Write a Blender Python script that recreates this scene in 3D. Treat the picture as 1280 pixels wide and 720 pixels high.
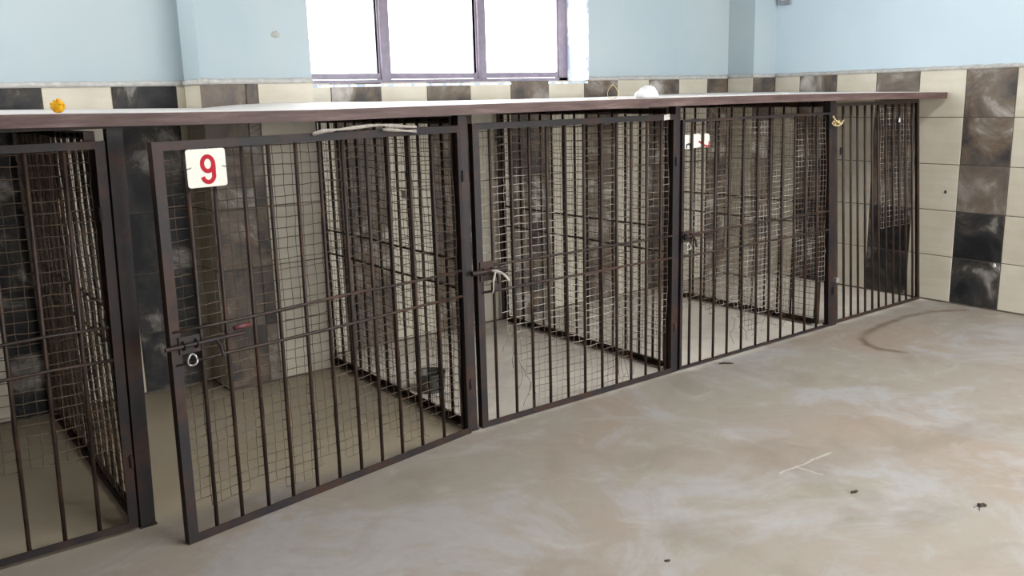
import bpy, math, random
from mathutils import Vector, Matrix
random.seed(7)
scene = bpy.context.scene
COL = scene.collection
for o in list(bpy.data.objects):
    bpy.data.objects.remove(o)

# ------------------------------------------------------------------ camera
F_PX, YAW, PITCH, ROLL, CAM_H = 1106.0, 0.6423, 0.2113, -0.0271, 1.4025
cd = bpy.data.cameras.new('camera')
cam = bpy.data.objects.new('camera', cd)
COL.objects.link(cam)
cd.sensor_width = 36.0
cd.lens = F_PX / 1280.0 * 36.0
cd.clip_start = 0.02
fw = Vector((math.sin(YAW) * math.cos(PITCH), math.cos(YAW) * math.cos(PITCH), -math.sin(PITCH)))
rt = Vector((math.cos(YAW), -math.sin(YAW), 0))
up = rt.cross(fw)
rt2 = rt * math.cos(ROLL) + up * math.sin(ROLL)
up2 = -rt * math.sin(ROLL) + up * math.cos(ROLL)
cam.matrix_world = Matrix(((rt2.x, up2.x, -fw.x, 0), (rt2.y, up2.y, -fw.y, 0), (rt2.z, up2.z, -fw.z, CAM_H), (0, 0, 0, 1)))
scene.camera = cam

# ------------------------------------------------------------------ light
world = bpy.data.worlds.new('overcast_sky')
scene.world = world
world.use_nodes = True
bg = world.node_tree.nodes['Background']
bg.inputs[0].default_value = (0.99, 0.98, 0.965, 1)
bg.inputs[1].default_value = 6.0
vs = scene.view_settings
vs.view_transform = 'Standard'
vs.look = 'None'
vs.gamma = 1.0
vs.use_curve_mapping = False
vs.exposure = 1.3

def portal(name, loc, rot, sx, sy):
    """daylight portal: guides the sky light through an opening of the room"""
    l = bpy.data.lights.new(name, 'AREA')
    l.shape = 'RECTANGLE'
    l.size, l.size_y = sx, sy
    l.cycles.is_portal = True
    o = bpy.data.objects.new(name, l)
    o.location = loc
    o.rotation_euler = rot
    COL.objects.link(o)

# room measures
YF, YB, YP, XW = 3.0047, 4.4966, 4.2588, 5.7139     # cage fronts, back wall, pillar fronts, right wall
XL, Y0, ZC = -0.80, -2.6, 3.8                         # left wall, wall behind the camera, ceiling
TW, TH, ZT = 0.3047, 0.30, 1.508                     # tile width, tile height, top of the tiles
PX0, PX1 = 1.397, 1.967                              # pillar beside the window
QX0 = 5.456                                          # corner pillar
WX0, WX1, WZ0, WZ1 = 1.99, 4.04, 1.495, 2.75         # window opening
FRONT_OPENINGS = [(2.0, 5.5, 0.0, 2.6)]
ADDED_SKYLIGHT = (1.4, 5.0, -0.5, 0.9)                     # unseen ceiling opening over the aisle, added to light the floors: x0, x1, y0, y1
LEFT_OPENING = (3.1, 4.3, 2.0, 3.5)                 # window in the left wall, outside the view: y0, y1, z0, z1
RIGHT_OPENING = (-1.7, -0.9, 1.6, 2.6)               # high opening added for light, in the right wall behind the view: y0, y1, z0, z1

portal('portal_back_window', ((WX0 + WX1) / 2, YB + 0.3, (WZ0 + WZ1) / 2), (-math.pi / 2, 0, 0), WX1 - WX0, WZ1 - WZ0)
for (a, b, c, d) in FRONT_OPENINGS:
    portal('portal_front', ((a + b) / 2, Y0 - 0.3, (c + d) / 2), (math.pi / 2, 0, 0), b - a, d - c)
portal('portal_right', (XW + 0.3, (RIGHT_OPENING[0] + RIGHT_OPENING[1]) / 2, (RIGHT_OPENING[2] + RIGHT_OPENING[3]) / 2),
       (0, math.pi / 2, 0), RIGHT_OPENING[3] - RIGHT_OPENING[2], RIGHT_OPENING[1] - RIGHT_OPENING[0])

portal('portal_added_skylight', ((ADDED_SKYLIGHT[0] + ADDED_SKYLIGHT[1]) / 2, (ADDED_SKYLIGHT[2] + ADDED_SKYLIGHT[3]) / 2, ZC + 0.2), (0, 0, 0), ADDED_SKYLIGHT[1] - ADDED_SKYLIGHT[0], ADDED_SKYLIGHT[3] - ADDED_SKYLIGHT[2])
portal('portal_left', (XL - 0.3, (LEFT_OPENING[0] + LEFT_OPENING[1]) / 2, (LEFT_OPENING[2] + LEFT_OPENING[3]) / 2),
       (0, -math.pi / 2, 0), LEFT_OPENING[3] - LEFT_OPENING[2], LEFT_OPENING[1] - LEFT_OPENING[0])

# ------------------------------------------------------------------ material helpers
class NT:
    def __init__(s, name):
        s.m = bpy.data.materials.new(name)
        s.m.use_nodes = True
        s.t = s.m.node_tree
        s.n = s.t.nodes
        s.b = s.n['Principled BSDF']
    def add(s, typ, **kw):
        n = s.n.new(typ)
        for k, v in kw.items():
            setattr(n, k, v)
        return n
    def link(s, a, b):
        s.t.links.new(a, b)
    def pos(s):
        return s.add('ShaderNodeNewGeometry').outputs['Position']
    def noise(s, vec, scale, detail=4, rough=.55, dist=0.0):
        n = s.add('ShaderNodeTexNoise')
        n.inputs['Scale'].default_value = scale
        n.inputs['Detail'].default_value = detail
        n.inputs['Roughness'].default_value = rough
        n.inputs['Distortion'].default_value = dist
        s.link(vec, n.inputs['Vector'])
        return n.outputs['Fac']
    def ramp(s, fac, stops):
        r = s.add('ShaderNodeValToRGB')
        e = r.color_ramp.elements
        while len(e) < len(stops):
            e.new(0.5)
        for i, (p, c) in enumerate(stops):
            e[i].position = p
            e[i].color = (c if len(c) == 4 else (*c, 1)) if isinstance(c, tuple) else (c, c, c, 1)
        s.link(fac, r.inputs[0])
        return r.outputs[0]
    def mix(s, fac, a, b, mode='MIX'):
        m = s.add('ShaderNodeMix', data_type='RGBA', blend_type=mode)
        for sock, v in ((m.inputs['Factor'], fac), (m.inputs['A'], a), (m.inputs['B'], b)):
            if isinstance(v, bpy.types.NodeSocket):
                s.link(v, sock)
            elif isinstance(v, tuple):
                sock.default_value = (*v[:3], 1)
            else:
                sock.default_value = v
        return m.outputs['Result']
    def math(s, op, a, b=0.0, c=0.0):
        m = s.add('ShaderNodeMath', operation=op)
        for i, v in enumerate((a, b, c)):
            if isinstance(v, bpy.types.NodeSocket):
                s.link(v, m.inputs[i])
            else:
                m.inputs[i].default_value = v
        return m.outputs[0]
    def bump(s, h, strength, dist=0.01):
        b = s.add('ShaderNodeBump')
        b.inputs['Strength'].default_value = strength
        b.inputs['Distance'].default_value = dist
        s.link(h, b.inputs['Height'])
        s.link(b.outputs[0], s.b.inputs['Normal'])
    def out(s, col, rough=.6, spec=.5, metal=0.0):
        for sock, v in ((s.b.inputs['Base Color'], col), (s.b.inputs['Roughness'], rough)):
            if isinstance(v, bpy.types.NodeSocket):
                s.link(v, sock)
            elif isinstance(v, tuple):
                sock.default_value = (*v, 1)
            else:
                sock.default_value = v
        s.b.inputs['Specular IOR Level'].default_value = spec
        s.b.inputs['Metallic'].default_value = metal
        return s.m

def rnd_pos(t, mult=37.0):
    """world position shifted by a random amount for each object"""
    oi = t.add('ShaderNodeObjectInfo')
    v = t.add('ShaderNodeVectorMath', operation='ADD')
    sc = t.math('MULTIPLY', oi.outputs['Random'], mult)
    cx = t.add('ShaderNodeCombineXYZ')
    for i in range(3):
        t.link(sc, cx.inputs[i])
    t.link(t.pos(), v.inputs[0])
    t.link(cx.outputs[0], v.inputs[1])
    return v.outputs[0]

def flat(name, col, rough=.6, spec=.5, metal=0.0, var=.18, scale=25):
    t = NT(name)
    f = t.noise(t.pos(), scale)
    lo = tuple(c * (1 - var) for c in col)
    hi = tuple(min(1, c * (1 + var)) for c in col)
    return t.out(t.ramp(f, [(.3, lo), (.7, hi)]), rough, spec, metal)

M = {}
def make_materials():
    # dark painted steel with rust
    t = NT('rusty_steel')
    p = t.pos()
    f = t.noise(p, 9, 6, .65)
    g = t.noise(p, 70, 3)
    base = t.ramp(f, [(.30, (.011, .007, .006)), (.48, (.018, .010, .007)), (.62, (.042, .019, .010)), (.78, (.075, .036, .018))])
    col = t.mix(t.ramp(g, [(.55, 0.0), (.75, .45)]), base, (.055, .038, .03))
    t.bump(g, .25, .002)
    M['steel'] = t.out(col, t.ramp(f, [(.3, .42), (.7, .65)]), .35)
    # greyer paint of the frames
    t = NT('worn_frame_paint')
    p = t.pos()
    f = t.noise(p, 6, 6, .65)
    col = t.ramp(f, [(.34, (.013, .011, .013)), (.5, (.019, .014, .0145)), (.62, (.038, .018, .012)), (.75, (.017, .010, .0085))])
    t.bump(t.noise(p, 60, 3), .2, .002)
    M['frame'] = t.out(col, .48, .22)
    t = NT('galvanised_wire')
    p = t.pos()
    f = t.noise(p, 3.2, 4, .6)
    M['wire_rusty'] = flat('rusty_wire', (.075, .052, .036), .5, .4, .2, .5, 9)
    M['wire'] = t.out(t.ramp(f, [(.36, (.055, .035, .024)), (.5, (.14, .105, .08)), (.62, (.36, .32, .28))]), .42, .5, .25)
    M['bright_steel'] = flat('worn_bright_steel', (.42, .40, .38), .35, .6, .7)
    M['red_paint'] = flat('dull_red_paint', (.09, .02, .022), .5)
    # pale tile
    t = NT('cream_tile')
    p = rnd_pos(t)
    f = t.noise(p, 3.2, 5, .6, .4)
    st = t.add('ShaderNodeMapping')
    st.inputs['Scale'].default_value = (1.2, 1.2, 9)
    t.link(p, st.inputs['Vector'])
    g = t.noise(st.outputs[0], 2.0, 4)
    col = t.mix(.35, t.ramp(f, [(.3, (.45, .41, .325)), (.7, (.57, .54, .455))]), t.ramp(g, [(.3, (.43, .38, .285)), (.7, (.585, .555, .475))]))
    M['cream_tile'] = t.out(col, .38, .35)
    # dark marbled tile
    t = NT('marbled_tile')
    p = rnd_pos(t)
    f = t.noise(p, 3.6, 7, .64, .55)
    g = t.noise(p, 2.1, 3, .5, .3)
    col = t.ramp(f, [(.36, (.045, .04, .042)), (.44, (.085, .072, .064)), (.50, (.14, .105, .076)), (.55, (.17, .145, .12)), (.60, (.29, .265, .24)), (.68, (.44, .41, .375))])
    col = t.mix(t.ramp(g, [(.50, 0.0), (.62, .6)]), col, (.14, .118, .10))
    M['marbled_tile'] = t.out(col, .42, .2)
    t = NT('navy_marbled_tile')
    p = rnd_pos(t)
    f = t.noise(p, 4.2, 7, .64, .5)
    col = t.ramp(f, [(.36, (.014, .014, .016)), (.48, (.030, .030, .031)), (.55, (.055, .05, .045)), (.61, (.16, .15, .14)), (.70, (.34, .33, .31))])
    M['navy_tile'] = t.out(col, .5, .14)
    # mortar and plaster
    M['grout'] = flat('grey_grout', (.11, .095, .08), .9, .2, 0, .35, 20)
    t = NT('rough_mortar')
    p = t.pos()
    f = t.noise(p, 28, 6, .7)
    t.bump(f, .6, .01)
    M['mortar'] = t.out(t.ramp(f, [(.3, (.32, .315, .30)), (.7, (.52, .51, .49))]), .9, .2)
    def plaster(name, a, b, c):
        t = NT(name)
        p = t.pos()
        f = t.noise(p, 1.6, 6, .6, .3)
        g = t.noise(p, 40, 4)
        col = t.ramp(f, [(.25, a), (.55, b), (.8, c)])
        t.bump(g, .12, .003)
        M[name] = t.out(col, .75, .25)
    plaster('blue_plaster', (.32, .405, .45), (.365, .435, .465), (.395, .445, .465))
    plaster('right_plaster', (.46, .57, .65), (.49, .595, .665), (.52, .61, .675))
    plaster('ceiling_paint', (.16, .155, .15), (.20, .195, .19), (.24, .235, .23))
    t = NT('flaking_white_paint')
    p = t.pos()
    mp = t.add('ShaderNodeMapping'); mp.inputs['Scale'].default_value = (6, 6, 2.2); t.link(p, mp.inputs['Vector'])
    f = t.noise(mp.outputs[0], 3.0, 6, .7)
    M['flaking'] = t.out(t.ramp(f, [(.46, (.42, .50, .62)), (.54, (.88, .90, .90))]), .7, .3)
    # concrete floor
    t = NT('worn_concrete')
    p = t.pos()
    f1 = t.noise(p, .9, 6, .6, .6)
    f2 = t.noise(p, 3.4, 7, .65, .8)
    f3 = t.noise(p, 22, 5, .6)
    col = t.ramp(f1, [(.36, (.285, .232, .187)), (.5, (.285, .25, .212)), (.64, (.28, .258, .212))])
    f4 = t.noise(p, 1.3, 6, .7, 1.2)
    col = t.mix(t.ramp(f4, [(.49, 0.0), (.60, .85)]), col, (.325, .31, .305))
    col = t.mix(t.ramp(f2, [(.54, 0.0), (.72, .6)]), col, (.37, .355, .345))
    f5 = t.noise(p, 2.0, 6, .6, .4)
    col = t.mix(t.ramp(f5, [(.34, .55), (.47, 0.0)]), col, (.21, .18, .145))
    col = t.mix(t.ramp(f2, [(.26, .35), (.40, 0.0)]), col, (.21, .18, .145))
    col = t.mix(t.ramp(f3, [(.34, .10), (.5, 0.0)]), col, (.18, .16, .13))
    sx = t.add('ShaderNodeSeparateXYZ'); t.link(p, sx.inputs[0])
    X, Y = sx.outputs[0], sx.outputs[1]
    # olive dirt in both kennels at the open gate, paled in place of light
    ins = t.math('MULTIPLY', t.ramp(t.math('ADD', Y, t.math('MULTIPLY', f2, .12)), [(.0, 0.0), (1, 1.0)]), 1.0)
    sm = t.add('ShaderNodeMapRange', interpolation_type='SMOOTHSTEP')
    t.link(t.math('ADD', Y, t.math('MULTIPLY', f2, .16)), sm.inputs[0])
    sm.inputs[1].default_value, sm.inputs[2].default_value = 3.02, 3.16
    sm2 = t.add('ShaderNodeMapRange', interpolation_type='SMOOTHSTEP')
    t.link(X, sm2.inputs[0])
    sm2.inputs[1].default_value, sm2.inputs[2].default_value = 2.06, 2.0
    dirt = t.math('MULTIPLY', t.math('MULTIPLY', sm.outputs[0], sm2.outputs[0]), t.ramp(f2, [(.3, .95), (.75, .6)]))
    col = t.mix(dirt, col, (.42, .355, .25))
    # floor colour lightened inside the kennels to imitate light reaching them
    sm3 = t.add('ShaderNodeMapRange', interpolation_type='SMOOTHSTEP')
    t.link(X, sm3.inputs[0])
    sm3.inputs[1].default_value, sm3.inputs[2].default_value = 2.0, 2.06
    floor_light = t.math('MULTIPLY', t.math('MULTIPLY', sm.outputs[0], sm3.outputs[0]), t.ramp(f2, [(.3, .6), (.6, .95)]))
    col = t.mix(floor_light, col, (.72, .665, .585))
    # arc scuffed by a dragged gate
    wob = t.math('MULTIPLY', t.math('SUBTRACT', t.noise(p, 9, 3), .5), .03)
    line = [(5.60, 2.665), (5.44, 2.775), (5.18, 2.822), (4.90, 2.808), (4.66, 2.775), (4.53, 2.72), (4.445, 2.63), (4.41, 2.54), (4.45, 2.42)]
    dmin = None
    for (ax, ay), (bx, by) in zip(line, line[1:]):
        L = math.hypot(bx - ax, by - ay)
        ux, uy = (bx - ax) / L, (by - ay) / L
        rx, ry = t.math('SUBTRACT', X, ax), t.math('SUBTRACT', Y, ay)
        k = t.math('ADD', t.math('MULTIPLY', rx, ux), t.math('MULTIPLY', ry, uy))
        k = t.math('MINIMUM', t.math('MAXIMUM', k, 0.0), L)
        ex = t.math('SUBTRACT', rx, t.math('MULTIPLY', k, ux))
        ey = t.math('SUBTRACT', ry, t.math('MULTIPLY', k, uy))
        dd = t.math('SQRT', t.math('ADD', t.math('MULTIPLY', ex, ex), t.math('MULTIPLY', ey, ey)))
        dmin = dd if dmin is None else t.math('SMOOTH_MIN', dmin, dd, .03)
    arc = t.math('MAXIMUM', t.math('SUBTRACT', 1.0, t.math('DIVIDE', t.math('ABSOLUTE', t.math('ADD', dmin, wob)), .038)), 0.0)
    arc = t.math('MULTIPLY', arc, t.ramp(t.noise(p, 6, 3), [(.3, .45), (.55, .95)]))
    col = t.mix(arc, col, (.13, .095, .066))
    # pale crossed scratch
    def scratch(col, cx, cy, ang, hl, hw):
        ca, sa = math.cos(ang), math.sin(ang)
        u = t.math('ADD', t.math('MULTIPLY', t.math('SUBTRACT', X, cx), ca), t.math('MULTIPLY', t.math('SUBTRACT', Y, cy), sa))
        v = t.math('ADD', t.math('MULTIPLY', t.math('SUBTRACT', X, cx), -sa), t.math('MULTIPLY', t.math('SUBTRACT', Y, cy), ca))
        v = t.math('ADD', v, t.math('MULTIPLY', t.math('SUBTRACT', t.noise(p, 14, 2), .5), .03))
        k = t.math('MULTIPLY', t.math('LESS_THAN', t.math('ABSOLUTE', u), hl),
                   t.math('MAXIMUM', t.math('SUBTRACT', 1.0, t.math('DIVIDE', t.math('ABSOLUTE', v), hw)), 0.0))
        return t.mix(t.math('MULTIPLY', k, .6), col, (.56, .53, .515))
    col = scratch(col, 2.80, 1.882, -.04, .16, .007)
    col = scratch(col, 2.745, 1.83, -1.45, .055, .006)
    t.bump(t.math('ADD', t.math('MULTIPLY', f3, .35), f2), .10, .005)
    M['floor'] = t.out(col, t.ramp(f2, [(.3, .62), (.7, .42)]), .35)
    # roof of the cages
    t = NT('dusty_board')
    p = t.pos()
    f = t.noise(p, 5, 5, .6)
    M['roof'] = t.out(t.ramp(f, [(.3, (.50, .47, .455)), (.7, (.66, .64, .625))]), .5, .5)
    t = NT('brown_fascia')
    mp = t.add('ShaderNodeMapping'); mp.inputs['Scale'].default_value = (1.5, 4, 14); t.link(t.pos(), mp.inputs['Vector'])
    f = t.noise(mp.outputs[0], 3, 6, .65)
    M['fascia'] = t.out(t.ramp(f, [(.3, (.05, .028, .026)), (.55, (.095, .058, .052)), (.75, (.17, .12, .11))]), .55, .3)
    M['window_frame'] = flat('violet_grey_window_frame', (.17, .14, .18), .45, .5, 0, .15)
    M['plate'] = flat('white_enamel_plate', (.56, .54, .48), .4, .5, 0, .05, 12)
    M['red'] = flat('red_paint', (.34, .004, .016), .6, .2, 0, .1)
    M['black_paint'] = flat('black_paint', (.03, .03, .03), .5)
    M['cloth'] = flat('off_white_cloth', (.30, .27, .24), .9, .2, 0, .2, 60)
    M['straw'] = flat('straw_coloured_cord', (.46, .36, .18), .85, .2, 0, .25, 60)
    M['foam'] = flat('white_plastic', (.60, .61, .62), .55, .4, 0, .05)
    M['yellow'] = flat('yellow_fluff', (.62, .32, .012), .8, .2, 0, .25, 90)
    M['bowl'] = flat('grey_metal_bowl', (.06, .064, .06), .4, .5, .5, .4, 30)
    M['dropping'] = flat('dark_dirt', (.05, .038, .03), .9, .2, 0, .5, 60)
    M['paper'] = flat('white_paper', (.54, .52, .48), .8, .2, 0, .06)
    M['scar'] = flat('grey_plaster_scar', (.33, .34, .32), .9, .2, 0, .3, 80)
    M['switch'] = flat('grey_switch_plastic', (.22, .24, .27), .5, .4, 0, .1)
    t = NT('window_glass')
    t.n.remove(t.b)
    tr = t.add('ShaderNodeBsdfTransparent'); tr.inputs[0].default_value = (.96, .97, .97, 1)
    gl = t.add('ShaderNodeBsdfGlossy'); gl.inputs['Roughness'].default_value = .05
    mx = t.add('ShaderNodeMixShader'); mx.inputs[0].default_value = .06
    t.link(tr.outputs[0], mx.inputs[1]); t.link(gl.outputs[0], mx.inputs[2])
    t.link(mx.outputs[0], t.n['Material Output'].inputs[0])
    M['glass'] = t.m
make_materials()

# ------------------------------------------------------------------ mesh helpers
class MB:
    def __init__(s):
        s.v, s.f = [], []
    def add(s, vs, fs):
        o = len(s.v)
        s.v += [tuple(v) for v in vs]
        s.f += [tuple(i + o for i in f) for f in fs]
        return s
    def box(s, x0, x1, y0, y1, z0, z1):
        vs = [(x, y, z) for z in (z0, z1) for y in (y0, y1) for x in (x0, x1)]
        return s.add(vs, [(0, 2, 3, 1), (4, 5, 7, 6), (0, 1, 5, 4), (2, 6, 7, 3), (0, 4, 6, 2), (1, 3, 7, 5)])
    def tube(s, pts, r, n=6, caps=True):
        pts = [Vector(p) for p in pts]
        rs = r if isinstance(r, (list, tuple)) else [r] * len(pts)
        base = len(s.v)
        ref = None
        for i, p in enumerate(pts):
            t = (pts[min(i + 1, len(pts) - 1)] - pts[max(i - 1, 0)])
            t = t.normalized() if t.length > 1e-9 else Vector((0, 0, 1))
            if ref is None:
                ref = Vector((0, 0, 1)) if abs(t.z) < .9 else Vector((1, 0, 0))
            a = t.cross(ref)
            if a.length < 1e-6:
                a = t.cross(Vector((.3, .8, .5)))
            a.normalize()
            b = t.cross(a)
            ref = -b if False else ref
            for k in range(n):
                an = 2 * math.pi * k / n
                q = p + a * math.cos(an) * rs[i] + b * math.sin(an) * rs[i]
                s.v.append(tuple(q))
        for i in range(len(pts) - 1):
            for k in range(n):
                k2 = (k + 1) % n
                s.f.append((base + i * n + k, base + i * n + k2, base + (i + 1) * n + k2, base + (i + 1) * n + k))
        if caps and n > 2:
            s.f.append(tuple(base + k for k in reversed(range(n))))
            s.f.append(tuple(base + (len(pts) - 1) * n + k for k in range(n)))
        return s
    def lathe(s, prof, c=(0, 0, 0), n=24):
        base = len(s.v)
        for (r, z) in prof:
            for k in range(n):
                a = 2 * math.pi * k / n
                s.v.append((c[0] + r * math.cos(a), c[1] + r * math.sin(a), c[2] + z))
        for i in range(len(prof) - 1):
            for k in range(n):
                k2 = (k + 1) % n
                s.f.append((base + i * n + k, base + i * n + k2, base + (i + 1) * n + k2, base + (i + 1) * n + k))
        return s
    def ribbon(s, pts, w, th, plane='xz'):
        """flat thick stroke along 2D points in the x-z plane, thickness along y"""
        n = len(pts)
        base = len(s.v)
        ws = w if isinstance(w, (list, tuple)) else [w] * n
        for i, (x, z) in enumerate(pts):
            x0, z0 = pts[max(i - 1, 0)]
            x1, z1 = pts[min(i + 1, n - 1)]
            dx, dz = x1 - x0, z1 - z0
            l = math.hypot(dx, dz) or 1
            nx, nz = -dz / l * ws[i] / 2, dx / l * ws[i] / 2
            for (sx, y) in ((1, 0), (-1, 0), (-1, -th), (1, -th)):
                s.v.append((x + sx * nx, y, z + sx * nz))
        for i in range(n - 1):
            for k in range(4):
                k2 = (k + 1) % 4
                s.f.append((base + i * 4 + k, base + i * 4 + k2, base + i * 4 + 4 + k2, base + i * 4 + 4 + k))
        s.f.append(tuple(base + k for k in (3, 2, 1, 0)))
        s.f.append(tuple(base + (n - 1) * 4 + k for k in range(4)))
        return s
    def warp(s, fn):
        s.v = [tuple(fn(*v)) for v in s.v]
        return s
    def mesh(s, name, mat, smooth=False):
        me = bpy.data.meshes.new(name)
        me.from_pydata(s.v, [], s.f)
        import bmesh
        bm = bmesh.new(); bm.from_mesh(me)
        bmesh.ops.recalc_face_normals(bm, faces=bm.faces)
        bm.to_mesh(me); bm.free()
        me.materials.append(mat)
        if smooth:
            me.polygons.foreach_set('use_smooth', [True] * len(me.polygons))
        return me
    def build(s, name, mat, parent=None, loc=(0, 0, 0), rz=0.0, smooth=False, kind=None):
        return link(name, s.mesh(name, mat, smooth), parent, loc, rz, kind)

def link(name, me, parent=None, loc=(0, 0, 0), rz=0.0, kind=None):
    o = bpy.data.objects.new(name, me)
    COL.objects.link(o)
    o.parent = parent
    o.location = loc
    o.rotation_euler = (0, 0, rz)
    if kind:
        o['kind'] = kind
    return o

def empty(name, loc, rz=0.0):
    o = bpy.data.objects.new(name, None)
    COL.objects.link(o)
    o.empty_display_size = .1
    o.location = loc
    o.rotation_euler = (0, 0, rz)
    return o

def tag(o, label, cat, group=None):
    o['label'] = label
    o['category'] = cat
    if group:
        o['group'] = group
    return o

# ------------------------------------------------------------------ the setting
WALL_T = 0.24
WY = YB + 0.008                                     # plaster plane behind the tiles
WXR = XW + 0.008

# floor
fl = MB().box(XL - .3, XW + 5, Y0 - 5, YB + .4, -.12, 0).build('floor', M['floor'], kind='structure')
# back wall with the window opening
m = MB()
m.box(XL, XW + WALL_T, WY, WY + WALL_T, -.02, WZ0)
m.box(XL, WX0, WY, WY + WALL_T, WZ0, ZC)
m.box(WX1, XW + WALL_T, WY, WY + WALL_T, WZ0, ZC)
m.box(WX0, WX1, WY, WY + WALL_T, WZ1, ZC)
wall_back = m.build('wall_back', M['blue_plaster'], kind='structure')
# right wall with an opening behind the view
y0, y1, z0, z1 = RIGHT_OPENING
m = MB()
m.box(WXR, WXR + WALL_T, y1, WY, -.02, ZC)
m.box(WXR, WXR + WALL_T, Y0, y0, -.02, ZC)
m.box(WXR, WXR + WALL_T, y0, y1, -.02, z0)
m.box(WXR, WXR + WALL_T, y0, y1, z1, ZC)
wall_right = m.build('wall_right', M['right_plaster'], kind='structure')
y0, y1, z0, z1 = LEFT_OPENING
MB().box(XL - WALL_T, XL, Y0, y0, -.02, ZC).box(XL - WALL_T, XL, y1, WY + WALL_T, -.02, ZC).box(XL - WALL_T, XL, y0, y1, -.02, z0).box(XL - WALL_T, XL, y0, y1, z1, ZC).build('wall_left', M['ceiling_paint'], kind='structure')
m = MB()
xs = XL
for (a, b, c, d) in FRONT_OPENINGS:
    m.box(xs, a, Y0 - WALL_T, Y0, -.02, ZC)
    if c > 0:
        m.box(a, b, Y0 - WALL_T, Y0, -.02, c)
    m.box(a, b, Y0 - WALL_T, Y0, d, ZC)
    xs = b
m.box(xs, XW + WALL_T, Y0 - WALL_T, Y0, -.02, ZC)
m.build('wall_front', M['ceiling_paint'], kind='structure')
a, b, c, d = ADDED_SKYLIGHT
MB().box(XL - WALL_T, a, Y0 - WALL_T, WY + WALL_T, ZC, ZC + .12).box(b, XW + WALL_T, Y0 - WALL_T, WY + WALL_T, ZC, ZC + .12).box(a, b, Y0 - WALL_T, c, ZC, ZC + .12).box(a, b, d, WY + WALL_T, ZC, ZC + .12).build('ceiling', M['ceiling_paint'], kind='structure')
# pillars
pillar = MB().box(PX0 + .008, PX1, YP + .008, WY + .01, -.02, ZC).build('trim_1', M['blue_plaster'], kind='structure')
pillar['label'] = 'pale plastered pillar beside the window'
corner = MB().box(QX0 + .008, WXR + .01, YP + .008, WY + .01, -.02, ZC).build('trim_2', M['blue_plaster'], kind='structure')
corner['label'] = 'narrow plastered pillar in the corner of the walls'
# peeling window reveal on the right
MB().box(WX1 - .012, WX1 + .01, WY - .006, WY + WALL_T - .02, WZ0 + .001, WZ1).build('reveal_plaster', M['flaking'], wall_back)
MB().box(WX0, WX1, WY - .008, WY + WALL_T - .02, WZ0 - .01, WZ0 + .004).build('sill_plaster', M['flaking'], wall_back)

# tiles ---------------------------------------------------------------------
tile_cache = {}
def tile_mesh(w, h, kind):
    key = (round(w, 3), round(h, 3), kind)
    if key not in tile_cache:
        g, d, t = .0024, .003, .008                # half joint, bevel, thickness
        x0, x1, z0, z1 = -w / 2 + g, w / 2 - g, -h / 2 + g, h / 2 - g
        vs = [(x0, t, z0), (x1, t, z0), (x1, t, z1), (x0, t, z1),
              (x0, .0012, z0), (x1, .0012, z0), (x1, .0012, z1), (x0, .0012, z1),
              (x0 + d, 0, z0 + d), (x1 - d, 0, z0 + d), (x1 - d, 0, z1 - d), (x0 + d, 0, z1 - d)]
        fs = [(8, 9, 10, 11), (3, 2, 1, 0)]
        for k in range(4):
            k2 = (k + 1) % 4
            fs += [(k, k2, 4 + k2, 4 + k), (4 + k, 4 + k2, 8 + k2, 8 + k)]
        tile_cache[key] = MB().add(vs, fs).mesh('tile', M[{'p': 'cream_tile', 'd': 'marbled_tile', 'n': 'navy_tile'}[kind]])
    return tile_cache[key]

trng = random.Random(3)
def tile_run(parent, dark_rows, cols, face):
    """cols: list of (start, end, kind) along the wall; face: ('y', Y) facing -Y, ('x', X) facing -X"""
    for (s0, s1, kind) in cols:
        for r in range(5):
            zt = ZT - r * TH
            zb = max(zt - TH, .004)
            w, h = s1 - s0, zt - zb
            kk = kind
            if dark_rows is not None and kind == 'd' and r >= dark_rows:
                kk = 'n'
            jit = trng.uniform(-.0012, .0014)
            if face[0] == 'y':
                o = link('tile', tile_mesh(w, h, kk), parent, ((s0 + s1) / 2, face[1] + jit, (zt + zb) / 2))
            else:
                o = link('tile', tile_mesh(w, h, kk), parent, (face[1] + jit, (s0 + s1) / 2, (zt + zb) / 2), -math.pi / 2)
            o.rotation_euler.y = trng.uniform(-.002, .002)

# left bay, ends at the pillar
cols = []
x = 1.36
cols.append((1.36, PX0 + .006, 'p'))
k = 'd'
while x > XL + .2:
    cols.append((x - .296, x, k))
    x -= .296
    k = 'p' if k == 'd' else 'd'
tile_run(wall_back, 0, cols, ('y', YB))
# window bay up to the corner pillar
cols = [(PX1 + .002, 2.179, 'p')]
x, k = 2.179, 'd'
while x < QX0 - .02:
    cols.append((x, min(x + TW, QX0), k))
    x += TW
    k = 'p' if k == 'd' else 'd'
tile_run(wall_back, None, [c for c in cols if c[1] - c[0] > .02], ('y', YB))
# pillar front and side
tile_run(pillar, None, [(PX0, 1.615, 'd'), (1.615, 1.675, 'd'), (1.675, PX1, 'p')], ('y', YP))
tile_run(pillar, None, [(YP + .004, YB, 'p')], ('x', PX0))
tile_run(corner, None, [(QX0, XW - .002, 'd')], ('y', YP))
tile_run(corner, None, [(YP + .004, YB, 'p')], ('x', QX0))
# right wall
cols = []
y, k = 2.518, 'd'
while y < YP - .03:
    cols.append((y, min(y + TW, YP), k))
    y += TW
    k = 'p' if k == 'd' else 'd'
y, k = 2.518, 'p'
while y > 1.35:
    cols.append((y - TW, y, k))
    y -= TW
    k = 'p' if k == 'd' else 'd'
tile_run(wall_right, 3, cols, ('x', XW))

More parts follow.
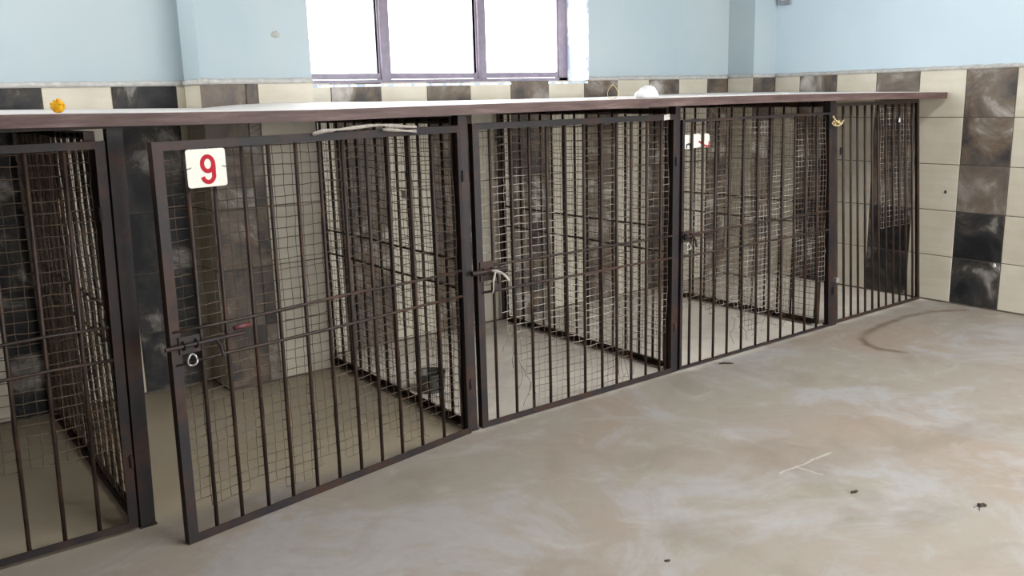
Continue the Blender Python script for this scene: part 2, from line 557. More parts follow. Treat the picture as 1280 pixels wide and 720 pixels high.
# grout bed behind the tiles
MB().box(XL, PX0, YB + .004, WY + .002, 0, ZT).box(PX1, QX0, YB + .004, WY + .002, 0, ZT - .003).build('grout', M['grout'], wall_back)
MB().box(PX0 + .004, PX1 - .001, YP + .004, YP + .012, 0, ZT).box(PX0 + .004, PX0 + .012, YP + .004, WY, 0, ZT).build('grout', M['grout'], pillar)
MB().box(QX0 + .004, XW, YP + .004, YP + .012, 0, ZT).box(QX0 + .004, QX0 + .012, YP + .004, WY, 0, ZT).build('grout', M['grout'], corner)
MB().box(XW + .004, WXR + .002, 1.3, YP, 0, ZT).build('grout', M['grout'], wall_right)

# rough mortar lip on top of the tiles
crng = random.Random(11)
def cap(name, parent, a, b, face, outn):
    n = max(3, int(abs(b - a) / .03))
    mb = MB()
    base = 0
    for i in range(n + 1):
        s = a + (b - a) * i / n
        hj, dj = crng.uniform(-.003, .003), crng.uniform(-.002, .002)
        prof = [(.006, -.006), (-.006 - dj, -.004), (-.007 - dj, .007 + hj), (-.002, .017 + hj), (.012, .022 + hj), (.012, -.006)]
        for (d, z) in prof:
            mb.v.append((s, face[1] + d, ZT + z) if face[0] == 'y' else (face[1] + d, s, ZT + z))
    q = 6
    for i in range(n):
        for k in range(q):
            k2 = (k + 1) % q
            mb.f.append((i * q + k, i * q + k2, (i + 1) * q + k2, (i + 1) * q + k))
    mb.f.append(tuple(range(q))); mb.f.append(tuple(n * q + k for k in reversed(range(q))))
    mb.build(name, M['mortar'], parent, smooth=True)
cap('mortar_lip', wall_back, XL, PX0, ('y', YB), 0)
cap('mortar_lip', wall_back, WX1 + .01, QX0, ('y', YB), 0)
cap('mortar_lip', pillar, PX0 - .006, PX1, ('y', YP), 0)
cap('mortar_lip', pillar, YP, YB, ('x', PX0), 0)
cap('mortar_lip', corner, QX0 - .006, XW, ('y', YP), 0)
cap('mortar_lip', corner, YP, YB, ('x', QX0), 0)
cap('mortar_lip', wall_right, 1.3, YP, ('x', XW), 0)

# window ----------------------------------------------------------------------
FY0, FY1 = 4.69, 4.735
m = MB()
m.box(WX0 - .005, WX1 - .012, FY0, FY1, WZ0 + .004, WZ0 + .034)      # outer sill profile
m.box(WX0 - .005, WX1 - .012, FY0, FY1, WZ1 - .05, WZ1)
m.box(WX0 - .005, WX0 + .05, FY0, FY1, WZ0, WZ1)
m.box(WX1 - .085, WX1 - .012, FY0, FY1, WZ0, WZ1)
win = m.build('window_1', M['window_frame'], kind='structure')
win['label'] = 'bright three-pane window with violet-grey metal frame'
edges = [WX0 + .05, 2.632, 3.323, WX1 - .085]
for i in (1, 2):
    MB().box(edges[i] - .030, edges[i] + .030, FY0 - .006, FY1, WZ0 + .034, WZ1 - .05).box(edges[i] - .040, edges[i] - .034, FY0 + .01, FY1, WZ0 + .034, WZ1 - .05).build('mullion', M['window_frame'], win)
for i in range(3):
    a, b = edges[i] + (.0 if i == 0 else .03), edges[i + 1] - (.0 if i == 2 else .03)
    sash = MB()
    sash.box(a, b, FY0 + .006, FY1 - .006, WZ0 + .036, WZ0 + .07).box(a, b, FY0 + .006, FY1 - .006, WZ1 - .09, WZ1 - .052)
    sash.box(a, a + .010, FY0 + .008, FY1 - .008, WZ0 + .07, WZ1 - .09).box(b - .010, b, FY0 + .008, FY1 - .008, WZ0 + .07, WZ1 - .09)
    so = sash.build('sash', M['window_frame'], win)
    MB().box(a + .008, b - .008, FY0 + .02, FY0 + .025, WZ0 + .068, WZ1 - .088).build('pane', M['glass'], so)

# small marks that belong to the walls
mb = MB()
mb.lathe([(0, .004), (.012, .004), (.02, 0)], n=9).warp(lambda x, y, z: (x * 1.25 + .003 * math.sin(y * 400), -z, y * .9))
mb.build('plaster_scar', M['scar'], pillar, (1.791, YP + .008, 1.737))
for (yy, zz, rr) in ((2.901, .731, .010), (2.555, .29, .012)):
    MB().lathe([(0, .004), (rr * .7, .004), (rr, 0)], n=8).warp(lambda x, y, z: (-z, x * .9, y * 1.2)).build(
        'wall_plug' if rr < .011 else 'wall_chip', M['black_paint'] if rr < .011 else M['paper'], wall_right, (XW, yy, zz))
sb = empty('switch_box', (WXR, 4.19, 2.02))
MB().box(-.03, 0, -.045, .045, 0, .12).build('case', M['switch'], sb)
MB().box(-.036, -.03, -.02, .02, .03, .09).build('rocker', M['foam'], sb)
tag(sb, 'small grey switch box high on the right wall near the corner', 'switch')

# ------------------------------------------------------------------ kennel cages
BAR_R = .0070
bar_cache = {}
def bar_mesh(z0, z1, r=BAR_R):
    key = (round(z0, 3), round(z1, 3), r)
    if key not in bar_cache:
        bar_cache[key] = MB().tube([(0, 0, z0), (0, 0, z1)], r, 7).mesh('bar', M['steel'], True)
    return bar_cache[key]

def no_lean(s):
    return 0.0

brng = random.Random(5)
def bars(parent, positions, z0, z1, yoff, lean=no_lean, r=BAR_R):
    for s in positions:
        o = link('bar', bar_mesh(z0, z1, r), parent, (s, yoff, 0))
        o.rotation_euler.y = math.atan2(lean(s), 1.3) + brng.uniform(-.0025, .0025)
        o.rotation_euler.x = brng.uniform(-.002, .002)

def rods(parent, s0, s1, zs, yoff, r=.0055, bend=.003):
    for z in zs:
        n = 7
        pts = [(s0 + (s1 - s0) * i / n, yoff, z + (brng.uniform(-bend, bend) if 0 < i < n else 0)) for i in range(n + 1)]
        MB().tube(pts, r, 6).build('rod', M['steel'], parent, smooth=True)

def wire_mesh(parent, s0, s1, z0, z1, yoff, keep=None, cell=.034, r=.0014, seed=1, lean=no_lean, bulge=.006, mat='wire'):
    rg = random.Random(seed)
    ns, nz = max(2, round((s1 - s0) / cell)), max(2, round((z1 - z0) / cell))
    ph = rg.uniform(0, 6)
    P = {}
    for i in range(ns + 1):
        for j in range(nz + 1):
            s = s0 + (s1 - s0) * i / ns
            z = z0 + (z1 - z0) * j / nz
            d = bulge * (math.sin(s * 7 + ph) * math.cos(z * 5 + ph) + .5 * math.sin(z * 13 + s * 4))
            P[i, j] = (s + lean(s) * z / 1.3 + rg.uniform(-.0025, .0025), yoff + d + rg.uniform(-.0015, .0015), z + rg.uniform(-.002, .002) + .004 * math.sin(s * 9 + ph), s, z)
    mb = MB()
    def run(idx, rmul):
        cur = []
        for n, ij in enumerate(idx):
            p = P[ij]
            ok = keep is None or keep(p[3], p[4])
            if ok:
                cur.append(p[:3])
            if (not ok or n == len(idx) - 1):
                if len(cur) > 1:
                    # frayed end
                    if not ok and rg.random() < .6:
                        e = Vector(cur[-1]); d = e - Vector(cur[-2])
                        cur.append(tuple(e + d * rg.uniform(.2, .7) + Vector((rg.uniform(-.008, .008), rg.uniform(-.012, .004), rg.uniform(-.01, .01)))))
                    mb.tube(cur, r * rmul, 4, False)
                cur = []
    for i in range(ns + 1):
        run([(i, j) for j in range(nz + 1)], .8)
    for j in range(nz + 1):
        run([(i, j) for i in range(ns + 1)], 1.1)
    return mb.build('wire_mesh', M[mat], parent, kind='stuff')

def frame_mesh(W, z0, z1, w=.032, t=.005, depth=.03, lean=no_lean, wr=None):
    """welded angle-iron frame, local x along the panel, y inward"""
    mb = MB()
    n = 6
    wr = wr or w
    for (x0, x1, fl0, fl1) in ((0, w, 0, t), (W - wr, W, W - t, W)):
        for k in range(n):
            a, b = z0 + (z1 - z0) * k / n, z0 + (z1 - z0) * (k + 1) / n
            mb.box(x0, x1, 0, t, a, b)
            mb.box(fl0, fl1, t, depth, a, b)
    for (a, b, fa, fb) in ((z0, z0 + w * .8, z0, z0 + t), (z1 - w * .8, z1, z1 - t, z1)):
        for k in range(n):
            p, q = w + (W - w - wr) * k / n, w + (W - w - wr) * (k + 1) / n
            mb.box(p, q, .0005, t, a, b)
            mb.box(p, q, t, depth, fa, fb)
    if lean is not no_lean:
        mb.warp(lambda x, y, z: (x + lean(x) * z / 1.3, y, z))
    return mb

def hinge(parent, s, zs):
    for z in zs:
        mb = MB().tube([(s, -.003, z - .022), (s, -.003, z + .022)], .006, 8).tube([(s, -.003, z - .003), (s, -.003, z + .003)], .0075, 8)
        mb.build('hinge', M['frame'], parent, smooth=False)

def latch(parent, s, z, dirn, length=.2, ring=True, over=.05, k=1.0):
    """sliding bolt: barrel plate, rod with bent handle, staple ring"""
    mb = MB()
    mb.box(min(s, s + dirn * .07), max(s, s + dirn * .07), -.006, 0, z - .028 * k, z + .028 * k)
    mb.tube([(s - dirn * over, -.014, z), (s + dirn * length, -.014, z)], .007 * k, 8)
    mb.tube([(s + dirn * length * .55, -.014, z), (s + dirn * length * .57, -.03, z - .02), (s + dirn * length * .6, -.034, z - .055)], .0055 * k, 7)
    for q in (.012, .055):
        mb.tube([(s + dirn * q, -.001, z + .014), (s + dirn * q, -.018, z + .010), (s + dirn * q, -.023, z), (s + dirn * q, -.018, z - .010), (s + dirn * q, -.001, z - .014)], .0035, 6)
    lo = mb.build('latch', M['frame'], parent, smooth=False)
    if ring:
        pts = [(s + dirn * .035 + .016 * math.cos(a * math.pi / 6), -.012 + .004 * math.sin(a), z - .05 + .019 * math.sin(a * math.pi / 6)) for a in range(13)]
        MB().tube(pts, .0035, 6).build('staple_ring', M['bright_steel'], parent, smooth=True)
    return lo

GZ0, GZ1 = .014, 1.306
FRONT = YF - .012

def divider(root, xr, y_rear, keep=None, seed=1, rods_z=(.745, .62), mesh=True):
    """panel between two kennels; local x runs from front to back"""
    W = y_rear - (YF + .045)
    d = frame_mesh(W, .012, 1.335, .036, .005, .032).build('divider', M['steel'], root, (xr, YF + .045, 0), math.pi / 2)
    n = round(W / .1)
    bars(d, [W * k / n for k in range(1, n)], .014, 1.33, .012)
    rods(d, .02, W - .02, rods_z, .004)
    if mesh:
        wire_mesh(d, .02, W - .02, .06, 1.31, .024, keep, .036, .0013, seed, mat='wire_rusty' if seed < 33 else 'wire')
    # brackets that fix it to the wall
    for z in (1.15, .93, .35):
        MB().box(W - .012, W + .02, -.012, .03, z, z + .035).build('bracket', M['steel'], d)
    return d

def post(root, x0, x1, z1=1.352, y0=YF, y1=YF + .045, lean=0.0, mat='frame'):
    mb = MB()
    n = 5
    t = .006
    for k in range(n):
        a, b = z1 * k / n, z1 * (k + 1) / n
        mb.box(x0, x1, y0, y0 + t, a, b)
        mb.box(x0, x0 + t, y0 + t, y1, a, b)
        mb.box(x1 - t, x1, y0 + t, y1, a, b)
    mb.box(x0 - .004, x1 + .004, y0 - .004, y1 + .01, 0, .006)
    if lean:
        mb.warp(lambda x, y, z: (x + lean * z / 1.3, y, z))
    return mb.build('post', M[mat], root)

def top_rail(root, x0, x1):
    MB().box(x0, x1, YF + .002, YF + .007, 1.343, 1.368).box(x0, x1, YF + .007, YF + .04, 1.362, 1.368).build('top_rail', M['frame'], root)

GROUP = 'kennel cages in the row along the tiled wall'
def lab(o, text):
    return tag(o, text, 'cage', GROUP)

# --- dark kennel beyond the open gate's neighbour post
k0 = lab(empty('kennel_cage', (0, 0, 0)), 'dark kennel cage with closed barred gate, beside the numbered gate')
post(k0, .640, .688, lean=.04)
post(k0, -.70, -.65)
top_rail(k0, -.70, .685)
lean0 = lambda s: .04
g = frame_mesh(1.270, GZ0, GZ1, .030, lean=lean0).build('gate', M['frame'], k0, (-.64, FRONT, 0))
bars(g, [1.255 * i / 12 for i in range(1, 12)], .018, 1.30, .012, lean0)
rods(g, .045, 1.255, (.715, .605), .003)
wire_mesh(g, .03, 1.225, .30, 1.28, .022, None, .036, .0014, 21, lean0, mat='wire_rusty')
hinge(g, 1.272, (.25, 1.08))
divider(k0, .655, 4.46, seed=31)

# --- kennel with the open gate numbered nine
k1 = lab(empty('kennel_cage', (0, 0, 0)), 'kennel cage whose numbered gate stands ajar beside the dark kennel')
post(k1, 2.000, 2.042)
top_rail(k1, .74, 2.045)
HX, HY = 1.996, 2.985
gd = Vector((.731 - HX, 2.774 - HY))
W9 = gd.length
ang9 = math.atan2(-gd.y, -gd.x)                    # local x from the free edge to the hinge
lean9 = lambda s: .02 * (1 - s / W9)
g9 = frame_mesh(W9, .002, 1.302, .034, lean=lean9, wr=.018).build('gate', M['frame'], k1, (.731, 2.774, 0), ang9)
bars(g9, [W9 - q for q in (1.176, 1.081, .978, .877, .774, .674, .573, .472, .37, .264, .145)], .01, 1.296, .012, lean9)
rods(g9, .02, W9 - .02, (.715, .607), .003)
def keep9(s, z):
    return z > .075 + .05 * (math.sin(s * 11) + math.sin(s * 23 + 1)) * .5 and not (.30 < s < .42 and .60 < z < .68)
wire_mesh(g9, .03, W9 - .03, .06, 1.28, .022, keep9, .036, .0014, 22, lean9, mat='wire_rusty')
hinge(g9, W9 + .004, (.22, 1.10))
latch(g9, .035, .668, 1, .22)
MB().tube([(.225, -.008, .690), (.285, -.008, .691)], .0078, 8).build('red_bolt_sleeve', M['red_paint'], g9, smooth=True)
def keep_d1(s, z):
    return not (z < .35 and .25 < s < .5) 
divider(k1, 2.02, 4.40, keep_d1, 32)

# --- kennel behind the latched gate with the torn mesh
k2 = lab(empty('kennel_cage', (0, 0, 0)), 'kennel cage with torn wire mesh low on its padlocked gate')
post(k2, 3.266, 3.300)
top_rail(k2, 2.05, 3.30)
G2X, G2W = 2.060, 1.198
g2 = frame_mesh(G2W, .004, 1.306, .032, wr=.018).build('gate', M['frame'], k2, (G2X, FRONT, 0))
bars(g2, [q - G2X for q in (2.152, 2.259, 2.356, 2.455, 2.562, 2.667, 2.776, 2.871, 2.969, 3.07, 3.167)], .008, 1.30, .012)
rods(g2, .02, G2W - .02, (.714, .603), .003)
def keep2(s, z):
    X = s + G2X
    if z < .50:
        edge = 2.20 + (0.47 - z) * .40 + .012 * math.sin(z * 60)
        if X < edge:
            return False
    if z < .20 and X > 2.93 + .03 * math.sin(z * 50):
        return False
    if .52 < z < .60 and X < 2.20:
        return False
    return True
wire_mesh(g2, .03, G2W - .03, .012, 1.28, .022, keep2, .034, .0014, 23)
# loose curled wires along the tear
mb = MB()
wr = random.Random(9)
for q in range(9):
    z = .46 - q * .045
    x = .15 + (0.47 - z) * .40
    pts = [(x + .012 * math.sin(i * 1.1 + q) - .012 * i * (q % 2), .018 - .012 * i * .5, z - .022 * i + wr.uniform(-.005, .005)) for i in range(5)]
    mb.tube(pts, .0012, 4, False)
for q in range(6):
    pts = [(.80 + q * .022 + .01 * math.sin(i + q), .016 - .004 * i, .20 - .03 * i + wr.uniform(-.01, .01)) for i in range(6)]
    mb.tube(pts, .0012, 4, False)
mb.build('loose_wire', M['wire_rusty'], g2, kind='stuff')
hinge(g2, G2W + .004, (.24, 1.08))
latch(g2, .012, .694, 1, .125, False, .05, 1.45)
divider(k2, 3.282, 4.46, None, 33)

# --- kennel behind the gate with the torn sign
def lean3(s):
    return -.10 * max(0, s / 1.34) ** 1.5
k3 = lab(empty('kennel_cage', (0, 0, 0)), 'kennel cage with a torn cream sign on its gate and dense wire mesh')
post(k3, 4.655, 4.705, lean=-.11)
top_rail(k3, 3.306, 4.60)
G3X, G3W = 3.305, 1.335
g3 = frame_mesh(G3W, .006, 1.276, .016, lean=lean3, wr=.026).build('gate', M['frame'], k3, (G3X, FRONT, 0))
bars(g3, [q - G3X for q in (3.388, 3.475, 3.577, 3.689, 3.81, 3.935, 4.05, 4.16, 4.28, 4.389, 4.507)], .010, 1.268, .012, lean3)
mb = MB()
for z in (.71, .60):
    r3 = MB().tube([(s + lean3(s) * z / 1.3, .003, z - .004 * (i % 2)) for i, s in enumerate([.02 + (G3W - .04) * i / 8 for i in range(9)])], .0055, 6)
    r3.build('rod', M['steel'], g3, smooth=True)
def keep3(s, z):
    return z > .22 + .10 * math.sin(s * 6.0 + .6) + .05 * math.sin(s * 19)
wire_mesh(g3, .03, G3W - .03, .02, 1.25, .022, keep3, .030, .0015, 24, lean3)
mb = MB()
for q in range(6):
    pts = [(.42 + q * .09 + .03 * math.sin(i * 1.3 + q * 2), .016 - .004 * i, .21 - .025 * i + .02 * math.sin(i * 2.1 + q)) for i in range(6)]
    mb.tube(pts, .0012, 4, False)
mb.build('loose_wire', M['wire_rusty'], g3, kind='stuff')
hinge(g3, G3W + .006, (.22, 1.05))
latch(g3, .004, .70, 1, .12, True, .0)
divider(k3, 4.60, 4.24, None, 34)

# --- end kennel against the wall, plain bars
k4 = lab(empty('kennel_cage', (0, 0, 0)), 'end kennel cage of plain closely set bars against the right wall')
def lean4(s):
    return -.115 - .06 * max(0, s)
G4X, G4W = 4.712, .975
g4 = frame_mesh(G4W, .004, 1.325, .024, lean=lean4).build('front_grille', M['steel'], k4, (G4X, YF + .004, 0))
bars(g4, [q - G4X for q in (4.815, 4.892, 4.971, 5.05, 5.132, 5.206, 5.291, 5.376, 5.454, 5.533, 5.614)], .008, 1.315, .010, lean4, .0075)
def keep4(s, z):
    return s > .5 and z > .5
wire_mesh(g4, .5, G4W - .03, .5, 1.28, .02, keep4, .034, .0013, 25, lean4)
top_rail(k4, 4.612, 5.60)
MB().box(.0, .03, -.012, .02, 0, .03).build('hinge_pin', M['bright_steel'], k3, (4.655, YF - .012, .27))

# ------------------------------------------------------------------ roof over the cages
def interp(tab, x):
    if x <= tab[0][0]:
        return tab[0][1]
    for (a, va), (b, vb) in zip(tab, tab[1:]):
        if x <= b:
            u = (x - a) / (b - a)
            return va + (vb - va) * u
    return tab[-1][1]
RF = [(-1.5, 1.400), (.39, 1.397), (.83, 1.389), (1.315, 1.382), (1.91, 1.384), (2.75, 1.386), (3.5, 1.386), (4.15, 1.385), (5.0, 1.378), (5.70, 1.368)]
RB = [(-1.5, 1.420), (.6, 1.412), (1.40, 1.397), (1.62, 1.418), (2.11, 1.408), (2.93, 1.397), (3.93, 1.393), (4.93, 1.402), (5.70, 1.402)]
RY0 = YF - .07
xs = sorted(set([-.79 + .18 * i for i in range(40) if -.79 + .18 * i < 5.69] + [PX0 - .012, PX1 + .012, QX0 - .012, 5.700]))
def roof_back(x):
    if PX0 - .013 < x < PX1 + .013:
        return YP - .013
    if x > QX0 - .013:
        return YP - .013
    return YB - .006
def roof_z(x, y):
    u = (y - RY0) / (YB - RY0)
    return interp(RF, x) * (1 - u) + interp(RB, x) * u
roof = empty('kennel_roof', (2.0, 3.7, 1.37))
mb = MB()
ny = 6
cols = []
for (a, b) in zip(xs, xs[1:]):
    yb = roof_back((a + b) / 2)
    for j in range(ny):
        ya, yc = RY0 + (yb - RY0) * j / ny, RY0 + (yb - RY0) * (j + 1) / ny
        q = [(a, ya), (b, ya), (b, yc), (a, yc)]
        vs = [(x - 2.0, y - 3.7, roof_z(x, y) - 1.37) for (x, y) in q] + [(x - 2.0, y - 3.7, roof_z(x, y) - .014 - 1.37) for (x, y) in q]
        fs = [(0, 1, 2, 3), (7, 6, 5, 4)]
        if j == 0: fs.append((0, 4, 5, 1))
        if j == ny - 1: fs.append((2, 6, 7, 3))
        if a == xs[0]: fs.append((0, 3, 7, 4))
        if b == xs[-1]: fs.append((1, 5, 6, 2))
        mb.add(vs, fs)
mb.build('board', M['roof'], roof)
mb = MB()
for (a, b) in zip(xs, xs[1:]):
    za, zb = interp(RF, a), interp(RF, b)
    h = .041
    vs = []
    for (x, z) in ((a, za), (b, zb)):
        for (y, dz) in ((RY0 - .006, -.002), (RY0, -.002), (RY0, -h), (RY0 - .006, -h)):
            vs.append((x - 2.0, y - 3.7, z + dz - 1.37))
    mb.add(vs, [(k, (k + 1) % 4, 4 + (k + 1) % 4, 4 + k) for k in range(4)] + [(3, 2, 1, 0), (4, 5, 6, 7)])
mb.build('fascia', M['fascia'], roof)
tag(roof, 'long flat roof with pale dusty top and brown edge over the kennels', 'roof')

# ------------------------------------------------------------------ small things
# number plate wired on the open gate
def on_gate9(q, z, n=0.0):
    """q = distance from the hinge along the gate"""
    u = gd.normalized()
    nrm = Vector((-math.sin(ang9), math.cos(ang9)))
    p = Vector((HX, HY)) + u * q - nrm * n
    return (p.x, p.y, z)
pl = empty('number_plate', on_gate9(1.100, 1.156, .009), ang9)
mb = MB()
w, h, r, t = .066, .118, .009, .003
pts = []
for (cx, cz, a0) in ((w - r, r, -90), (w - r, h - r, 0), (-w + r, h - r, 90), (-w + r, r, 180)):
    for i in range(5):
        a = math.radians(a0 + 90 * i / 4)
        pts.append((cx + r * math.cos(a), cz + r * math.sin(a)))
n = len(pts)
mb.add([(x, 0, z) for x, z in pts] + [(x, -t, z) for x, z in pts],
       [tuple(range(n)), tuple(n + i for i in reversed(range(n)))] + [(i, (i + 1) % n, n + (i + 1) % n, n + i) for i in range(n)])
mb.build('plate', M['plate'], pl)
mb = MB()
cx, cz = .004, .0715
loop = [(cx + .0185 * math.cos(a), cz + .0225 * math.sin(a)) for a in [2 * math.pi * i / 28 for i in range(29)]]
mb.ribbon(loop, .0135, .0012)
tail = [(cx + .0185, cz + .004)] + [(cx + .0185 + .0005 * math.sin(i), cz - .004 - .022 * i / 5) for i in range(1, 5)]
tail += [(cx - .001 + .0195 * math.cos(a), .042 + .0225 * math.sin(a) - .0045) for a in [-math.pi * .92 * i / 14 for i in range(1, 15)]]
mb.ribbon(tail, .0135, .00135)
mb.build('digit', M['red'], pl, (0, -.003, 0))
for sx in (-1, 1):
    MB().tube([(sx * .052, -.005, .063), (sx * .060, -.007, .060), (sx * .067, -.004, .0595), (sx * .069, .008, .058)], .0012, 5).build('tie_wire', M['steel'], pl)
tag(pl, 'white square plate with a red painted number nine', 'number plate')

# torn sign behind the bars of the third gate
ts = empty('torn_sign', (3.415, FRONT + .022, 1.135), 0)
mb = MB()
out = [(-.108, .002), (-.03, -.002), (.05, .004), (.112, -.002), (.113, .03), (.110, .062), (.09, .069), (.06, .066), (.02, .070), (-.04, .067), (-.108, .070)]
n = len(out)
mb.add([(x, 0, z) for x, z in out] + [(x, -.002, z) for x, z in out], [tuple(range(n)), tuple(n + i for i in reversed(range(n)))] + [(i, (i + 1) % n, n + (i + 1) % n, n + i) for i in range(n)])
mb.build('sheet', M['plate'], ts)
MB().ribbon([(-.060, .002), (-.060, .018), (-.040, .022), (-.032, .018), (-.032, .002)], .010, .0008).build('black_mark', M['black_paint'], ts, (0, -.002, 0))
MB().ribbon([(.030, .032), (.055, .018), (.080, .008), (.112, .003)], .009, .0008).ribbon([(.104, .002), (.108, .030)], .008, .0008).build('red_mark', M['red'], ts, (0, -.002, 0))
tag(ts, 'torn cream sign with red and black remnants of lettering on the kennel gate', 'sign')

# padlock and cloth strip at the second gate
pk = empty('padlock', (2.135, FRONT - .026, .612), 0)
mb = MB()
mb.box(-.019, .019, -.008, .008, 0, .034)
mb.build('body', M['frame'], pk)
MB().tube([(-.012, 0, .032), (-.012, 0, .058), (-.007, 0, .067), (0, 0, .071), (.007, 0, .067), (.012, 0, .058), (.012, 0, .032)], .0036, 7).build('shackle', M['bright_steel'], pk, smooth=True)
tag(pk, 'small dark padlock hanging from the sliding bolt of the gate', 'padlock')
def strip(mb, pts, w, th=.002):
    """soft flat strip of cloth through 3D points"""
    pts = [Vector(p) for p in pts]
    base = len(mb.v)
    for i, p in enumerate(pts):
        t = (pts[min(i + 1, len(pts) - 1)] - pts[max(i - 1, 0)]).normalized()
        a = t.cross(Vector((.2 * math.sin(i * 1.7), 1, .3 * math.cos(i)))).normalized() * (w * (.8 + .3 * math.sin(i * 2.3)) / 2)
        b = t.cross(a).normalized() * th
        mb.v += [tuple(p + a + b), tuple(p - a + b), tuple(p - a - b), tuple(p + a - b)]
    n = len(pts)
    for i in range(n - 1):
        for k in range(4):
            k2 = (k + 1) % 4
            mb.f.append((base + i * 4 + k, base + i * 4 + k2, base + i * 4 + 4 + k2, base + i * 4 + 4 + k))
    mb.f.append((base + 3, base + 2, base + 1, base)); e = base + (n - 1) * 4
    mb.f.append((e, e + 1, e + 2, e + 3))
    return mb
mb = MB()
y = FRONT - .046
strip(mb, [(2.105, y + .008, .700), (2.125, y, .698), (2.150, y - .004, .688), (2.172, y - .004, .668), (2.188, y, .650), (2.194, y + .004, .640)], .013)
strip(mb, [(2.120, y, .694), (2.106, y - .004, .66), (2.104, y - .004, .62), (2.100, y, .605)], .009)
o = mb.build('cloth_strip', M['cloth'], None, smooth=True)
tag(o, 'pale cloth strip knotted around the sliding bolt above the padlock', 'cloth')

# rag laid along the top of the open gate
mb = MB()
q9 = [(.70, 1.300), (.66, 1.309), (.60, 1.311), (.53, 1.314), (.46, 1.318), (.40, 1.319), (.35, 1.315), (.29, 1.309), (.24, 1.306)]
strip(mb, [on_gate9(q, z, .010 + .004 * math.sin(i)) for i, (q, z) in enumerate(q9)], .013, .004)
strip(mb, [on_gate9(q, z - .016, .012) for (q, z) in q9[5:]], .012, .003)
o = mb.build('cloth_rag', M['cloth'], None, smooth=True)
tag(o, 'twisted pale rag lying along the top rail of the numbered gate', 'rag')

# cord tied round the fourth post
mb = MB()
px, pz, py = 4.578, 1.215, YF - .018
mb.tube([(px - .045 + .09 * i / 10, py - .006 - .004 * math.sin(i), pz + .012 * math.sin(i * 1.2)) for i in range(11)], .004, 6)
mb.tube([(px - .04, py - .006, pz + .04), (px - .03, py - .012, pz + .02), (px - .005, py - .014, pz + .004), (px + .03, py - .012, pz - .008), (px + .07, py - .006, pz + .014)], .0045, 6)
mb.tube([(px - .05, py - .008, pz), (px - .03, py - .012, pz - .014), (px + .01, py - .013, pz - .016), (px + .05, py - .01, pz - .004)], .004, 6)
o = mb.build('cord_knot', M['straw'], None, smooth=True)
tag(o, 'straw coloured cord knotted around the post of the end kennel', 'cord')

# paper scrap caught in the divider mesh, small tag on the end bars
mb = MB().box(-.002, .002, -.02, .02, -.018, .018).warp(lambda x, y, z: (x + .2 * y * y * 40 * .01, y + .2 * z, z))
o = mb.build('paper_scrap', M['paper'], None, (1.990, 3.447, .996))
tag(o, 'white paper scrap caught in the divider mesh of the kennel', 'paper')
mb = MB().add([(-.009, 0, -.014), (.009, 0, -.012), (.006, 0, .012), (-.005, 0, .014), (-.009, -.002, -.014), (.009, -.002, -.012), (.006, -.002, .012), (-.005, -.002, .014)],
              [(0, 1, 2, 3), (7, 6, 5, 4), (0, 4, 5, 1), (1, 5, 6, 2), (2, 6, 7, 3), (3, 7, 4, 0)])
o = mb.build('paper_tag', M['paper'], None, (5.29, YF + .004, 1.206))
tag(o, 'tiny white tag stuck on the bars of the end kennel', 'tag')
o = MB().box(-.02, .02, -.002, 0, -.013, .013).warp(lambda x, y, z: (x, y, z + .08 * x)).build('tape_patch', M['paper'], None, (3.19, FRONT - .0005, 1.294))
tag(o, 'small pale tape patch on the top rail beside the post', 'tape')

# bowl in the kennel
bw = empty('feeding_bowl', (2.175, 3.60, 0))
bw.scale = (1.15, 1.15, 1.2)
MB().lathe([(.0, .004), (.042, .004), (.054, .006), (.060, .03), (.064, .072), (.069, .076), (.066, .079), (.060, .074), (.055, .03), (.05, .012), (0, .010)], n=28).build('bowl', M['bowl'], bw, smooth=True)
MB().lathe([(.054, 0), (.058, 0), (.0585, .012), (.056, .012)], n=28).build('foot_ring', M['black_paint'], bw)
tag(bw, 'small grey metal feeding bowl on the kennel floor', 'bowl')

# things lying on the roof
def on_roof(x, y):
    return (x, y, roof_z(x, y))
rg = random.Random(4)
mb = MB()
for i in range(7):
    lat = -math.pi / 2 + math.pi * i / 6
    pass
prof = [(.019 * math.cos(-math.pi / 2 + math.pi * i / 8), .019 + .019 * math.sin(-math.pi / 2 + math.pi * i / 8)) for i in range(9)]
mb.lathe(prof, n=16)
mb.warp(lambda x, y, z: (x * (1 + .12 * math.sin(z * 400 + y * 300)), y * (1 + .12 * math.sin(x * 350)), z * (1 + .06 * math.sin(x * 500))))
for q in range(14):
    a, b = rg.uniform(0, 6.28), rg.uniform(.1, 1.4)
    d = Vector((math.cos(a) * math.cos(b), math.sin(a) * math.cos(b), math.sin(b)))
    mb.tube([Vector((0, 0, .019)) + d * .014, Vector((0, 0, .019)) + d * .024], [.005, .002], 5)
o = mb.build('marigold_head', M['yellow'], None, on_roof(.545, 2.962), smooth=True)
tag(o, 'small bright yellow flower head lying on the kennel roof edge', 'flower')
mb = MB()
prof = [(.001, 0), (.058, 0), (.066, .010), (.060, .026), (.040, .042), (.018, .050), (.001, .051)]
mb.lathe(prof, n=22)
mb.warp(lambda x, y, z: (x * (1 + .10 * math.sin(y * 120 + z * 90)), y * .7 * (1 + .10 * math.sin(x * 110)), z * (1 + .16 * math.sin(x * 95 + y * 70))))
o = mb.build('crumpled_bag', M['foam'], None, on_roof(3.085, 3.02), smooth=True)
tag(o, 'crumpled white plastic bag lying on the kennel roof', 'bag')
mb = MB()
mb.tube([(.031 * math.cos(a), .006 * math.sin(2 * a), .032 + .031 * math.sin(a)) for a in [2 * math.pi * i / 24 - 1.4 for i in range(25)]], .0016, 5)
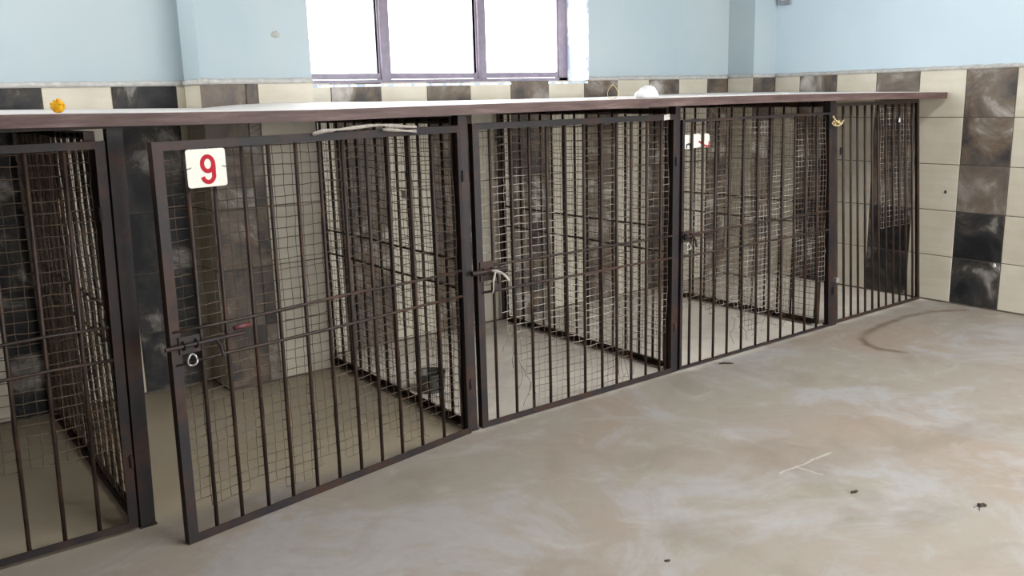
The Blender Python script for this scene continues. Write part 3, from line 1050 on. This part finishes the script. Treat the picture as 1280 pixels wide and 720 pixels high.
o = mb.build('wire_ring', M['straw'], None, on_roof(2.845, 3.00), smooth=True)
tag(o, 'thin pale wire ring standing on the kennel roof', 'wire ring')
for (x, y, s, text) in ((2.72, 2.99, .03, 'small white paper flake on the kennel roof beside the wire ring'),
                       (3.52, 3.06, .035, 'longest white paper flake on the kennel roof past the crumpled bag'),
                       (4.10, 3.0, .012, 'tiny white speck of paper on the kennel roof near the corner pillar')):
    z = roof_z(x, y)
    o = MB().box(-s, s, -.02, .02, 0, .004).warp(lambda a, b, c: (a + b * .3, b, c + .004 * math.sin(a * 90) ** 2)).build('paper_flake', M['paper'], None, (x, y, z))
    tag(o, text, 'paper', 'white flakes on the kennel roof')

# droppings and a splinter on the floor
def dropping(name, x, y, sc, label, seed, legs=False):
    r = random.Random(seed)
    mb = MB()
    for q in range(5):
        c = Vector((r.uniform(-.02, .02), r.uniform(-.008, .008), .004))
        pf = [(.001, 0), (.010, .001), (.012, .006), (.007, .011), (.001, .012)]
        mb.lathe(pf, c, 8)
    if legs:
        mb.tube([(-.015, -.004, .003), (-.035, -.03, .002), (-.045, -.05, .002)], .0018, 5)
        mb.lathe([(.0005, 0), (.004, .001), (.003, .004), (.0005, .005)], (-.05, -.01, 0), 7)
    mb.warp(lambda a, b, c: (a * sc, b * sc, c * sc))
    o = mb.build(name, M['dropping'], None, (x, y, 0), -.6, True)
    tag(o, label, 'debris')
dropping('dirt_clump', 2.935, 1.281, .62, 'dark clump of dirt with a stalk on the concrete floor', 1, True)
dropping('dirt_fleck', 1.848, 1.71, .35, 'tiny dark fleck of dirt on the open concrete before the gates', 6)
dropping('dirt_crumb', 2.704, 1.617, .5, 'small brown crumb of dirt near the pale crossed scratch', 2)
mb = MB().tube([(-.035, .0, .004), (-.01, .004, .006), (.02, .002, .005), (.04, -.003, .004)], [.003, .005, .005, .002], 6)
o = mb.build('wood_splinter', M['dropping'], None, (3.575, 2.915, 0), -.7, True)
tag(o, 'dark splinter on the floor below the gate with the torn sign', 'splinter')
